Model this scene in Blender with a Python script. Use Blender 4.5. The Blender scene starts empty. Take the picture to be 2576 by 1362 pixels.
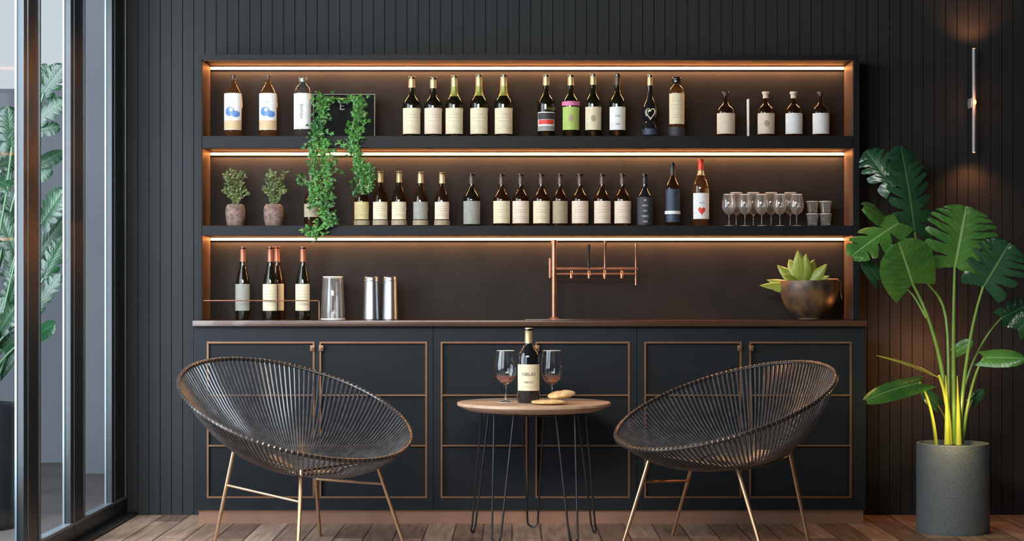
import bpy, math, random
from mathutils import Vector, Matrix
random.seed(7)
SC=bpy.context.scene
C=SC.collection
F=4320.0;H=1.055;VX=1288.0;VY=750.0
PI=math.pi
def at(px,py,Y): return Vector(((px-VX)*Y/F, Y, H+(VY-py)*Y/F))
def X_(px,Y): return (px-VX)*Y/F
def Z_(py,Y): return H+(VY-py)*Y/F

# ---------------------------------------------------------------- materials
def mat(name,col,rough=.5,metal=0,trans=0,emit=None,es=0,noise=None,bump=None,spec=.5,ior=1.45,coat=0,nscale=(1,1,1)):
    m=bpy.data.materials.new(name);m.use_nodes=True
    n=m.node_tree.nodes;l=m.node_tree.links;b=n['Principled BSDF']
    b.inputs['Base Color'].default_value=(*col,1);b.inputs['Roughness'].default_value=rough
    b.inputs['Metallic'].default_value=metal;b.inputs['Transmission Weight'].default_value=trans
    b.inputs['IOR'].default_value=ior;b.inputs['Specular IOR Level'].default_value=spec
    b.inputs['Coat Weight'].default_value=coat
    if emit: b.inputs['Emission Color'].default_value=(*emit,1);b.inputs['Emission Strength'].default_value=es
    if noise or bump:
        tc=n.new('ShaderNodeTexCoord');mp=n.new('ShaderNodeMapping');mp.inputs['Scale'].default_value=nscale
        l.new(tc.outputs['Object'],mp.inputs['Vector'])
    if noise:   # (scale, second colour)
        t=n.new('ShaderNodeTexNoise');t.inputs['Scale'].default_value=noise[0];t.inputs['Detail'].default_value=5
        l.new(mp.outputs[0],t.inputs['Vector'])
        r=n.new('ShaderNodeValToRGB');r.color_ramp.elements[0].color=(*col,1);r.color_ramp.elements[1].color=(*noise[1],1)
        r.color_ramp.elements[0].position=.35;r.color_ramp.elements[1].position=.65
        l.new(t.outputs['Fac'],r.inputs['Fac']);l.new(r.outputs['Color'],b.inputs['Base Color'])
    if bump:    # (scale, strength)
        t=n.new('ShaderNodeTexNoise');t.inputs['Scale'].default_value=bump[0];t.inputs['Detail'].default_value=4
        l.new(mp.outputs[0],t.inputs['Vector'])
        bp=n.new('ShaderNodeBump');bp.inputs['Strength'].default_value=bump[1];bp.inputs['Distance'].default_value=.004
        l.new(t.outputs['Fac'],bp.inputs['Height']);l.new(bp.outputs['Normal'],b.inputs['Normal'])
    return m
def leafmat(name,dark,light,vein,rough=.35,n=9,vs=.3,sweep=.35):
    m=bpy.data.materials.new(name);m.use_nodes=True
    N=m.node_tree.nodes;l=m.node_tree.links;b=N['Principled BSDF']
    b.inputs['Roughness'].default_value=rough
    tc=N.new('ShaderNodeTexCoord');sp=N.new('ShaderNodeSeparateXYZ');l.new(tc.outputs['UV'],sp.inputs[0])
    # side veins sweep towards the tip: fract((u - sweep*s)*n) close to .5 ; midrib: s close to 0
    def mth(op,a,bv=None,c=None):
        k=N.new('ShaderNodeMath');k.operation=op
        for i,v in enumerate((a,bv,c)):
            if v is None: continue
            if isinstance(v,(int,float)): k.inputs[i].default_value=v
            else: l.new(v,k.inputs[i])
        return k.outputs[0]
    uu=mth('ADD',mth('SUBTRACT',sp.outputs[0],mth('MULTIPLY',sp.outputs[1],sweep)),2.0)
    fr=mth('FRACT',mth('MULTIPLY',uu,float(n)))
    d=mth('ABSOLUTE',mth('SUBTRACT',fr,.5))
    v1=mth('LESS_THAN',d,.04)
    v2=mth('LESS_THAN',sp.outputs[1],.035)
    v=mth('MAXIMUM',mth('MULTIPLY',v1,vs),v2)
    ns=N.new('ShaderNodeTexNoise');ns.inputs['Scale'].default_value=7;l.new(tc.outputs['Object'],ns.inputs['Vector'])
    r=N.new('ShaderNodeValToRGB');r.color_ramp.elements[0].color=(*dark,1);r.color_ramp.elements[1].color=(*light,1)
    r.color_ramp.elements[0].position=.35;r.color_ramp.elements[1].position=.65
    l.new(ns.outputs['Fac'],r.inputs['Fac'])
    mx=N.new('ShaderNodeMix');mx.data_type='RGBA';l.new(v,mx.inputs[0]);l.new(r.outputs['Color'],mx.inputs[6]);mx.inputs[7].default_value=(*vein,1)
    l.new(mx.outputs[2],b.inputs['Base Color'])
    b.inputs['Transmission Weight'].default_value=0
    bp=N.new('ShaderNodeBump');bp.inputs['Strength'].default_value=.2;bp.inputs['Distance'].default_value=.004
    l.new(d,bp.inputs['Height']);l.new(bp.outputs['Normal'],b.inputs['Normal'])
    return m
M={}
M['wall']=mat('charcoal panelling',(.0245,.0265,.0278),.6,spec=.12,noise=(1.5,(.0285,.0305,.032)),bump=(60,.12))
M['ceil']=mat('ceiling paint',(.04,.04,.045),.8)
M['frame']=mat('window frame metal',(.010,.013,.015),.4,metal=.2,noise=(3,(.014,.018,.021)))
M['bead']=mat('pale glazing bead',(.16,.19,.21),.4,metal=.4,noise=(5,(.12,.145,.165)))
M['outer']=mat('outdoor render',(.23,.245,.27),.9,noise=(1.2,(.26,.275,.30)))
M['terrace']=mat('terrace boards',(.10,.085,.08),.6,noise=(3,(.14,.12,.11)))
M['shelf']=mat('black shelf lacquer',(.006,.0075,.0095),.5,spec=.2,noise=(4,(.008,.0095,.0115)))
M['niche']=mat('dark umber panel',(.0195,.0160,.0145),.6,spec=.12,noise=(6,(.0240,.0195,.0177)),bump=(80,.1))
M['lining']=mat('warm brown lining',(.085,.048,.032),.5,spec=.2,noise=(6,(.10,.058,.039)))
M['cab']=mat('midnight cabinet lacquer',(.0120,.0150,.0185),.5,spec=.2,noise=(3,(.014,.0175,.0215)))
M['panel']=mat('midnight door panel',(.0095,.0120,.0148),.55,spec=.18,noise=(3,(.0115,.0142,.0175)))
M['copper']=mat('aged copper trim',(.18,.092,.048),.42,metal=.5,noise=(9,(.23,.12,.062)))
M['copdark']=mat('dark copper',(.36,.17,.11),.3,metal=.85,noise=(14,(.48,.24,.16)))
M['plinth']=mat('copper plinth',(.32,.17,.11),.6,metal=.1,noise=(7,(.26,.135,.085)))
M['top']=mat('walnut worktop',(.065,.030,.019),.25,noise=(6,(.090,.042,.026)),nscale=(.3,3,3),coat=.2)
M['led']=mat('warm led',(1,.6,.3),.5,emit=(1,.60,.30),es=1.3)
M['gold']=mat('brushed gold legs',(.54,.35,.21),.34,metal=.9,noise=(20,(.45,.28,.165)))
M['black']=mat('black steel',(.03,.03,.033),.35,metal=.6,noise=(10,(.045,.045,.048)))
M['cord']=mat('dark pvc cord',(.045,.043,.045),.22,spec=.9,noise=(30,(.080,.077,.079)))
M['rim']=mat('bronze rim tube',(.075,.06,.052),.3,metal=.7,noise=(8,(.05,.042,.038)))
M['steel']=mat('polished steel',(.46,.48,.51),.36,metal=1,noise=(12,(.40,.42,.45)))
M['glass']=mat('clear glass',(.97,.98,1),.0,trans=1,ior=1.5)
M['crystal']=mat('bright shelf glass',(1,.98,.95),.01,trans=.945,ior=1.55)
M['spark']=mat('painted glass glint',(.85,.82,.77),.15,noise=(40,(.75,.72,.67)),coat=.6)  # pale colour painted in for highlights along glass edges
M['wineglass_b']=mat('dark green bottle glass',(.06,.055,.02),.04,trans=.9,ior=1.5,noise=(6,(.05,.045,.018)))
M['brown_b']=mat('brown bottle glass',(.20,.08,.025),.04,trans=.93,ior=1.5,noise=(6,(.16,.065,.02)))
M['amber_b']=mat('amber liquor',(.80,.40,.16),.03,trans=.96,ior=1.45,noise=(6,(.70,.33,.12)))
M['black_b']=mat('black bottle glass',(.008,.008,.01),.06,noise=(6,(.012,.012,.014)),coat=.5)
M['clear_b']=mat('smoke bottle glass',(.55,.48,.42),.03,trans=.95,ior=1.45,noise=(6,(.48,.42,.37)))
M['rose']=mat('rose wine',(.92,.50,.40),.02,trans=.7,ior=1.33)
M['cream']=mat('cream paper',(.72,.63,.44),.75,noise=(60,(.66,.57,.39)))
M['white']=mat('white paper',(.78,.77,.75),.7,noise=(60,(.72,.71,.69)))
M['pinkw']=mat('blush paper',(.72,.59,.46),.7,noise=(60,(.66,.53,.41)))
M['tan']=mat('tan paper',(.38,.31,.20),.75,noise=(60,(.32,.26,.17)))
M['grey']=mat('grey paper',(.30,.30,.26),.75,noise=(60,(.25,.25,.22)))
M['yellow']=mat('yellow paper',(.62,.52,.26),.75,noise=(60,(.55,.46,.22)))
M['lime']=mat('lime paper',(.42,.54,.13),.7,noise=(60,(.37,.48,.12)))
M['pink']=mat('pink foil',(.68,.20,.38),.5,noise=(40,(.6,.17,.33)))
M['red']=mat('red print',(.70,.05,.03),.5,noise=(40,(.6,.04,.025)))
M['blue']=mat('blue print',(.06,.16,.44),.5,noise=(40,(.16,.28,.55)))
M['navy']=mat('navy print',(.02,.03,.06),.5,noise=(40,(.04,.06,.10)))
M['sand']=mat('sand print',(.60,.42,.24),.6,noise=(30,(.52,.36,.2)))
M['ink']=mat('ink print',(.03,.03,.035),.6,noise=(40,(.04,.04,.045)))
M['inkw']=mat('white print',(.8,.8,.8),.6,noise=(40,(.7,.7,.7)))
M['faint']=mat('faint print',(.38,.32,.22),.7,noise=(40,(.33,.28,.19)))
M['goldcap']=mat('gold capsule',(.58,.46,.24),.38,metal=.5,noise=(30,(.48,.38,.2)))
M['coppercap']=mat('copper capsule',(.50,.17,.10),.35,metal=.5,noise=(30,(.42,.14,.08)))
M['darkcap']=mat('dark capsule',(.09,.065,.055),.35,metal=.4,noise=(30,(.07,.05,.045)))
M['blackcap']=mat('black capsule',(.012,.012,.014),.35,noise=(30,(.02,.02,.022)))
M['redcap']=mat('red wax cap',(.75,.05,.02),.35,noise=(30,(.65,.04,.015)))
M['olivecap']=mat('olive gold neck foil',(.24,.25,.05),.35,metal=.2,noise=(30,(.3,.3,.08)))
M['pot']=mat('rough clay pot',(.12,.075,.062),.85,noise=(60,(.26,.17,.14)),bump=(90,1.0))
M['bowl']=mat('patinated bowl',(.026,.028,.032),.42,metal=.35,noise=(13,(.20,.11,.05)),bump=(25,.3))
M['planter']=mat('grey planter',(.115,.135,.145),.6,noise=(150,(.165,.185,.195)),bump=(180,.6))
M['soil']=mat('soil',(.03,.02,.015),.95,noise=(60,(.06,.045,.03)),bump=(80,.8))
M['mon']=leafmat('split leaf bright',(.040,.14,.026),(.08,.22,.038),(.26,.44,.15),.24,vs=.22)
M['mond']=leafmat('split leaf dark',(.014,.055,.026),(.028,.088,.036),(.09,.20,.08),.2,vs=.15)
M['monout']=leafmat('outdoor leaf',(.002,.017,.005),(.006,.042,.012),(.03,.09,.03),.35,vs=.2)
M['succ']=leafmat('succulent leaf',(.18,.24,.03),(.33,.37,.05),(.35,.38,.08),.4,n=1)
M['stem']=mat('green stem',(.14,.28,.06),.35,noise=(15,(.20,.34,.07)))
M['ystem']=mat('yellow green stem',(.42,.44,.06),.4,noise=(15,(.34,.38,.05)))
M['wood_s']=mat('woody stem',(.10,.07,.04),.8,noise=(30,(.14,.1,.05)))
M['ivy']=leafmat('ivy leaf',(.012,.075,.012),(.075,.24,.038),(.14,.30,.065),.4,n=2)
M['shrub']=leafmat('shrub leaf',(.07,.11,.03),(.15,.20,.06),(.20,.26,.1),.5,n=2)
M['bread']=mat('golden crust',(.62,.34,.12),.4,noise=(25,(.78,.55,.28)),bump=(60,.4),coat=.3)
M['plaque']=mat('dark plaque board',(.008,.009,.008),.7,spec=.1,noise=(8,(.013,.015,.012)))
M['pale']=mat('pale metal edge',(.30,.31,.28),.3,metal=.6,noise=(10,(.25,.26,.24)))
M['dimedge']=mat('dim plaque edge',(.13,.135,.12),.4,metal=.4,noise=(10,(.10,.105,.095)))
M['sconce']=mat('brushed aluminium',(.42,.42,.43),.4,metal=.2,noise=(20,(.36,.36,.37)))
M['ember']=mat('ember glow',(1,.3,.1),.5,emit=(1,.24,.07),es=6)
# wood
def wood(name,a,b,c,planks=True):
    m=bpy.data.materials.new(name);m.use_nodes=True
    n=m.node_tree.nodes;l=m.node_tree.links;p=n['Principled BSDF'];p.inputs['Roughness'].default_value=.42
    tc=n.new('ShaderNodeTexCoord');mp=n.new('ShaderNodeMapping');l.new(tc.outputs['Object'],mp.inputs['Vector'])
    g=n.new('ShaderNodeTexNoise');g.inputs['Detail'].default_value=6
    mp2=n.new('ShaderNodeMapping');l.new(tc.outputs['Object'],mp2.inputs['Vector'])
    mp2.inputs['Scale'].default_value=(28,2.2,2) if planks else (3,26,26)
    l.new(mp2.outputs[0],g.inputs['Vector']);g.inputs['Scale'].default_value=1.5
    rr=n.new('ShaderNodeValToRGB');rr.color_ramp.elements[0].color=(*a,1);rr.color_ramp.elements[1].color=(*b,1)
    rr.color_ramp.elements[0].position=.3;rr.color_ramp.elements[1].position=.7
    l.new(g.outputs['Fac'],rr.inputs['Fac'])
    if planks:
        mp.inputs['Rotation'].default_value=(0,0,PI/2)
        br=n.new('ShaderNodeTexBrick');br.inputs['Scale'].default_value=1
        br.inputs['Brick Width'].default_value=.9;br.inputs['Row Height'].default_value=.13;br.inputs['Mortar Size'].default_value=.003
        br.inputs['Color1'].default_value=(1,1,1,1);br.inputs['Color2'].default_value=(.42,.38,.36,1);br.inputs['Mortar'].default_value=(.12,.1,.1,1)
        br.offset=.37
        l.new(mp.outputs[0],br.inputs['Vector'])
        mx=n.new('ShaderNodeMix');mx.data_type='RGBA';mx.blend_type='MULTIPLY';mx.inputs[0].default_value=1
        l.new(rr.outputs['Color'],mx.inputs[6]);l.new(br.outputs['Color'],mx.inputs[7]);l.new(mx.outputs[2],p.inputs['Base Color'])
        bp=n.new('ShaderNodeBump');bp.inputs['Strength'].default_value=.3;bp.inputs['Distance'].default_value=.003
        l.new(br.outputs['Fac'],bp.inputs['Height']);bp.invert=True;l.new(bp.outputs['Normal'],p.inputs['Normal'])
    else: l.new(rr.outputs['Color'],p.inputs['Base Color'])
    return m
M['floor']=wood('floor planks',(.29,.18,.125),(.60,.41,.30),None)
M['twood']=wood('table oak',(.42,.27,.18),(.60,.42,.30),None,False)
def panemat():
    m=bpy.data.materials.new('window glass');m.use_nodes=True;n=m.node_tree.nodes;l=m.node_tree.links
    for x in list(n): n.remove(x)
    o=n.new('ShaderNodeOutputMaterial');t=n.new('ShaderNodeBsdfTransparent');t.inputs[0].default_value=(.90,.93,.95,1)
    g=n.new('ShaderNodeBsdfGlossy');g.inputs['Roughness'].default_value=.05
    mx=n.new('ShaderNodeMixShader');mx.inputs[0].default_value=.03;l.new(t.outputs[0],mx.inputs[1]);l.new(g.outputs[0],mx.inputs[2]);l.new(mx.outputs[0],o.inputs[0])
    return m
M['pane']=panemat()

# ---------------------------------------------------------------- mesh helper
def wloc(o):
    v=Vector((0,0,0))
    while o: v+=Vector(o.location);o=o.parent
    return v
class MB:
    def __init__(s): s.v=[];s.f=[];s.uv=[]
    def add(s,vs,fs,uv=None):
        o=len(s.v);s.v+= [tuple(a) for a in vs];s.f+=[tuple(i+o for i in f) for f in fs];s.uv+= uv if uv else [(0,0)]*len(vs)
    def box(s,x0,x1,y0,y1,z0,z1,b=0):
        if b:
            # chamfered box: bevel every edge by b
            import bmesh
            bm=bmesh.new();bmesh.ops.create_cube(bm,size=1)
            for v in bm.verts: v.co=Vector(((x0+x1)/2+v.co.x*(x1-x0),(y0+y1)/2+v.co.y*(y1-y0),(z0+z1)/2+v.co.z*(z1-z0)))
            bmesh.ops.bevel(bm,geom=bm.edges[:],offset=b,segments=2,affect='EDGES',profile=.6)
            bm.verts.index_update()
            s.add([v.co[:] for v in bm.verts],[[v.index for v in f.verts] for f in bm.faces]);bm.free();return s
        s.add([(x0,y0,z0),(x1,y0,z0),(x1,y1,z0),(x0,y1,z0),(x0,y0,z1),(x1,y0,z1),(x1,y1,z1),(x0,y1,z1)],
              [(0,3,2,1),(4,5,6,7),(0,1,5,4),(1,2,6,5),(2,3,7,6),(3,0,4,7)]);return s
    def tube(s,pts,r,n=8,closed=False):
        pts=[Vector(p) for p in pts];N=len(pts);rs=r if isinstance(r,(list,tuple)) else [r]*N
        vs=[];prev=None
        for i,p in enumerate(pts):
            if closed: t=pts[(i+1)%N]-pts[i-1]
            else: t=pts[min(i+1,N-1)]-pts[max(i-1,0)]
            t.normalize()
            if prev is None:
                a=Vector((0,0,1)) if abs(t.z)<.9 else Vector((1,0,0));u=(a-t*a.dot(t)).normalized()
            else: u=(prev-t*prev.dot(t)).normalized()
            prev=u;w=t.cross(u)
            for k in range(n):
                q=2*PI*k/n;vs.append(p+(u*math.cos(q)+w*math.sin(q))*rs[i])
        fs=[]
        for i in range(N if closed else N-1):
            j=(i+1)%N
            for k in range(n): fs.append((i*n+k,i*n+(k+1)%n,j*n+(k+1)%n,j*n+k))
        if not closed: fs.append(tuple(range(n))[::-1]);fs.append(tuple((N-1)*n+k for k in range(n)))
        s.add(vs,fs);return s
    def lathe(s,prof,n=24,c=(0,0,0),sx=1,sy=1,a0=0,a1=None):
        full=a1 is None;vs=[];fs=[];cols=n if full else n+1
        for r,z in prof:
            for k in range(cols):
                q=2*PI*k/n if full else a0+(a1-a0)*k/n
                vs.append((c[0]+r*sx*math.cos(q),c[1]+r*sy*math.sin(q),c[2]+z))
        for i in range(len(prof)-1):
            for k in range(n):
                k2=(k+1)%n if full else k+1
                fs.append((i*cols+k,i*cols+k2,(i+1)*cols+k2,(i+1)*cols+k))
        s.add(vs,fs);return s
    def build(s,name,m,parent=None,smooth=True,local=False,ang=35,sol=0):
        me=bpy.data.meshes.new(name)
        vs=s.v
        if parent is not None and not local:
            w=wloc(parent);vs=[(a[0]-w.x,a[1]-w.y,a[2]-w.z) for a in vs]
        me.from_pydata(vs,[],s.f)
        uvl=me.uv_layers.new(name='UVMap')
        for lp in me.loops: uvl.data[lp.index].uv=s.uv[lp.vertex_index]
        import bmesh
        bm=bmesh.new();bm.from_mesh(me)
        bmesh.ops.remove_doubles(bm,verts=bm.verts,dist=1e-6)
        bm.to_mesh(me);bm.free()
        me.materials.append(M[m] if isinstance(m,str) else m)
        if smooth:
            me.polygons.foreach_set('use_smooth',[True]*len(me.polygons));me.set_sharp_from_angle(angle=math.radians(ang))
        me.update()
        o=bpy.data.objects.new(name,me);C.objects.link(o)
        if parent is not None: o.parent=parent
        return o
def inst(name,me,parent=None,loc=(0,0,0)):
    o=bpy.data.objects.new(name,me);C.objects.link(o);o.location=loc
    if parent is not None:o.parent=parent
    return o
def tag(o,label,cat,group=None):
    o['label']=label;o['category']=cat
    if group:o['group']=group
    return o
def thing(name,label,cat,loc,group=None):
    o=bpy.data.objects.new(name,None);o.empty_display_size=.05;C.objects.link(o);o.location=loc;return tag(o,label,cat,group)
def struct(o): o['kind']='structure';return o

# ---------------------------------------------------------------- room shell
XL=-1.87;XR=2.95;YB=8.34;ZC=2.8
struct(MB().box(XL-.04,XR,-1.6,YB+.1,-.06,0).build('floor','floor',smooth=False))
struct(MB().box(XL-.04,XR,-1.6,YB+.1,ZC,ZC+.1).build('ceiling','ceil',smooth=False))
w=MB();x=XL;prof=[]
while x<XR:
    prof+=[(x,YB),(min(x+.0505,XR),YB),(min(x+.0525,XR),YB+.007),(min(x+.0535,XR),YB+.007)]
    x+=.0545
vs=[];fs=[]
for (a,b) in prof: vs+=[(a,b,0),(a,b,ZC)]
for i in range(len(prof)-1): fs.append((2*i,2*i+2,2*i+3,2*i+1))
w.add(vs,fs);w.box(XL-.04,XR,YB+.03,YB+.1,0,ZC)
struct(w.build('wall_back','wall',smooth=False))
struct(MB().box(XR,XR+.1,-1.6,YB+.1,0,ZC).build('wall_right','wall',smooth=False))
struct(MB().box(XL-.04,XR,-1.7,-1.6,0,ZC).build('wall_front','wall',smooth=False))
struct(MB().box(XL-.1,XL-.0,-1.6,2.6,0,ZC).build('wall_left','wall',smooth=False))
# sliding glass wall
wn=bpy.data.objects.new('window_1',None);C.objects.link(wn);wn.location=(XL,5.5,0);struct(wn)
xo=-1.90;xi=-1.87
posts=[(8.03,8.335),(7.28,7.53),(6.58,6.82),(5.5,5.74),(4.3,4.54),(3.1,3.34),(2.6,2.7)]
for a,b in posts:
    MB().box(xo,xi,a,b,0.0,ZC,.002).build('window_post','frame',wn,smooth=False)
    bd=MB();bd.box(xi-.004,xi+.004,b-.035,b-.020,.09,ZC-.02);bd.box(xo-.004,xo+.004,a-.006,a,.09,ZC-.02);bd.box(xi-.003,xi+.002,a+.05,a+.058,.05,ZC-.02)
    bd.build('glazing_bead','bead',wn,smooth=False)
MB().box(xo,xi+.002,2.6,8.335,0,.085).build('bottom_rail','frame',wn,smooth=False)
MB().box(xo-.002,xi+.006,2.6,8.335,.085,.097).build('glazing_bead','bead',wn,smooth=False)
MB().box(xi,xi+.05,2.6,8.335,0,.018,.003).build('threshold','frame',wn,smooth=False)
MB().box(xo,xi,2.6,8.335,ZC-.09,ZC).build('top_rail','frame',wn,smooth=False)
for (a0,b0),(a1,b1) in zip(posts[1:],posts[:-1]):
    MB().box(-1.8855,-1.8845,b0,a1,.09,ZC-.09).build('glass_pane','pane',wn,smooth=False)
# outdoors
struct(MB().box(-9,XL-.04,0,14,-.08,-.02).build('terrace_floor','terrace',smooth=False))
struct(MB().box(-2.72,-1.95,10.5,10.7,-.02,4.2).build('wall_outside','outer',smooth=False))
struct(MB().box(-9,-2.72,11.2,11.4,-.02,2.42).build('wall_garden','outer',smooth=False))

# ---------------------------------------------------------------- cabinets
YC=8.0;k=YC/F
zt=.922;zb=Z_(1283,YC)
units=[(487,1090,[(520,792),(803,1075)],'left cabinet, behind the chair by the window'),
       (1090,1602,[(1108,1327),(1346,1585)],'middle cabinet, behind the round table'),
       (1602,2178,[(1620,1866),(1884,2143)],'right cabinet, beside the tall potted plant')]
for ui,(a,b,ds,desc) in enumerate(units):
    x0=X_(a,YC)+.0012;x1=X_(b,YC)-.0012
    t=thing('base_cabinet','dark blue-black two-door base '+desc,'cabinet',((x0+x1)/2,8.17,zb),'base cabinets under the worktop')
    MB().box(x0,x1,8.022,8.33,zb,zt).build('body','cab',t,smooth=False)
    fr=MB();zT=Z_(860,YC);zB=Z_(1254,YC)
    fr.box(x0,x1,8.0,8.022,zT,zt);fr.box(x0,x1,8.0,8.022,zb,zB)
    xs=[x0]+[X_(q,YC) for d in ds for q in d]+[x1]
    for i in (0,2,4): fr.box(xs[i],xs[i+1],8.0,8.022,zB,zT)
    fr.build('face_frame','cab',t,smooth=False)
    for di,(p,q) in enumerate(ds):
        dx0=X_(p,YC)+.001;dx1=X_(q,YC)-.001
        d=MB().box(dx0,dx1,8.012,8.0215,zB+.001,zT-.001).build('door','panel',t,smooth=False)
        tr=MB();wv=.0085
        tr.box(dx0,dx0+wv,7.996,8.012,zB,zT);tr.box(dx1-wv,dx1,7.996,8.012,zB,zT)
        tr.box(dx0+wv,dx1-wv,7.996,8.012,zT-wv,zT);tr.box(dx0+wv,dx1-wv,7.996,8.012,zB,zB+wv)
        for py in (995,1122):
            zz=Z_(py,YC);tr.box(dx0+wv,dx1-wv,7.998,8.012,zz-.004,zz+.004)
        tr.build('door_trim','copper',d,smooth=False)
        hx=dx1-.009 if di==0 else dx0+.009
        kn=MB();kn.box(hx-.011,hx+.011,7.988,7.996,Z_(884,YC),Z_(869,YC),.002);kn.tube([(hx,7.988,Z_(877,YC)),(hx,7.976,Z_(877,YC))],.004,10)
        kn.build('door_knob','copper',d)
MBp=MB().box(X_(500,8.02),X_(2172,8.02),8.02,8.3,0,zb)
tag(MBp.build('cabinet_plinth','plinth',smooth=False),'copper-brown plinth running under the three base cabinets','plinth')
tag(MB().box(X_(484,7.97),X_(2181,7.97),7.965,8.335,.923,.95,.003).build('worktop','top'),'long thin reddish-brown wooden worktop over the cabinets','worktop')

# ---------------------------------------------------------------- shelving
YS=8.1
SX0=X_(497,YS);SX1=X_(2162,YS);SZ=Z_(137,YS)
sh=thing('lit_shelving','tall black framed back-bar shelving with three warm light strips','shelving',((SX0+SX1)/2,8.2,.951))
MB().box(SX0,SX1,8.318,8.336,.951,SZ).build('back_panel','niche',sh,smooth=False)
for s0,s1 in ((SX0,SX0+.019),(SX1-.027,SX1)):
    MB().box(s0,s1,YS,8.318,.951,SZ).build('side_panel','shelf',sh,smooth=False)
    li=MB();xx=s1 if s0==SX0 else s0-.003
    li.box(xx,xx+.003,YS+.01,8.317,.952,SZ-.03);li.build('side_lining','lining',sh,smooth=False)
ix0=SX0+.022;ix1=SX1-.030
MB().box(SX0+.019,SX1-.027,YS,8.318,Z_(150,YS),SZ).build('top_panel','shelf',sh,smooth=False)
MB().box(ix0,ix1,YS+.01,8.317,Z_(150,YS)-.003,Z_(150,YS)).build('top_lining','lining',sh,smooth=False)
SH1=(Z_(372,YS),Z_(342,YS));SH2=(Z_(592,YS),Z_(568,YS))
for a,b in (SH1,SH2):
    so=MB().box(ix0,ix1,YS+.003,8.317,a,b,.001).build('shelf','shelf',sh,smooth=False)
    MB().box(ix0+.002,ix1-.002,YS+.012,8.316,a-.0015,a).build('lit_look_lining','lining',so,smooth=False)  # lighter brown sheet added so the black underside looks lit
LZ=(Z_(150,YS)-.003,SH1[0]-.0015,SH2[0]-.0015)
for zz in LZ:
    sp_=MB().box(ix0+.002,ix1-.002,8.311,8.3175,zz-.0165,zz-.0005).build('light_strip','led',sh,smooth=False)
    MB().box(ix0+.002,ix1-.002,8.2945,8.2965,zz-.0048,zz).build('lamp_hiding_lip','lining',sp_,smooth=False)  # lip added to hide the overbright strip lamp from the camera
Z1=SH1[1];Z2=SH2[1];Z3=.95

# ---------------------------------------------------------------- bottles
PR={
'wine':[(0,0),(.92,0),(1,.015),(1,.52),(.985,.555),(.92,.59),(.78,.625),(.58,.655),(.43,.69),(.375,.73),(.35,.80),(.34,.965),(.41,.967),(.41,.992),(.3,1),(0,1)],
'slope':[(0,0),(.92,0),(1,.015),(1,.66),(.96,.70),(.82,.745),(.62,.79),(.42,.83),(.29,.87),(.22,.92),(.20,.965),(.25,.967),(.25,.995),(0,1)],
'round':[(0,0),(.92,0),(1,.015),(1,.72),(.96,.78),(.80,.84),(.52,.88),(.36,.90),(.34,.93),(.42,.932),(.42,.99),(0,1)],
'squat':[(0,0),(.92,0),(1,.02),(1,.56),(.97,.61),(.82,.66),(.52,.71),(.33,.75),(.29,.80),(.28,.94),(.36,.942),(.36,.995),(0,1)],
'burg':[(0,0),(.92,0),(1,.015),(1,.44),(.96,.50),(.86,.57),(.68,.64),(.50,.71),(.40,.77),(.35,.84),(.34,.97),(.41,.972),(.41,.995),(0,1)],
'row':[(0,0),(.92,0),(1,.015),(1,.49),(.97,.54),(.84,.59),(.62,.64),(.42,.69),(.33,.74),(.31,.80),(.30,.96),(.37,.965),(.37,.995),(0,1)],
'straight':[(0,0),(.92,0),(1,.01),(1,.74),(.98,.79),(.84,.83),(.55,.86),(.42,.88),(.42,.91),(.52,.912),(.52,.992),(0,1)],
'decant':[(0,0),(.85,0),(.95,.02),(.95,.16),(.80,.22),(.62,.255),(.80,.30),(1,.37),(.98,.45),(.80,.53),(.50,.60),(.34,.66),(.30,.74),(.28,.96),(.36,.965),(.36,.995),(0,1)],
'tall':[(0,0),(.92,0),(1,.01),(1,.56),(.96,.62),(.78,.68),(.50,.73),(.36,.78),(.30,.84),(.29,.97),(.35,.972),(.35,.995),(0,1)],
'bord':[(0,0),(.92,0),(1,.012),(1,.57),(.97,.62),(.87,.67),(.66,.72),(.44,.76),(.34,.80),(.32,.86),(.31,.965),(.37,.967),(.37,.993),(0,1)],
}
cache={}
def rad_at(prof,t):
    for (r0,z0),(r1,z1) in zip(prof[1:],prof[2:]):
        if z0<=t<=z1 and z1>z0: return r0+(r1-r0)*(t-z0)/(z1-z0)
    return prof[-2][0]
def textmesh(s):
    if ('t',s) in cache: return cache[('t',s)]
    cu=bpy.data.curves.new('txt','FONT');cu.body=s;cu.align_x='CENTER';cu.align_y='CENTER';cu.resolution_u=2
    o=bpy.data.objects.new('txt',cu);C.objects.link(o)
    bpy.context.view_layer.update()
    me=bpy.data.meshes.new_from_object(o.evaluated_get(bpy.context.evaluated_depsgraph_get()))
    r=([v.co.copy() for v in me.vertices],[tuple(p.vertices) for p in me.polygons])
    bpy.data.objects.remove(o);bpy.data.meshes.remove(me);bpy.data.curves.remove(cu)
    cache[('t',s)]=r;return r
def wrap(pts,r,zc):
    return [(r*math.sin(x/r),-r*math.cos(x/r),zc+z) for x,z in pts]
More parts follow.
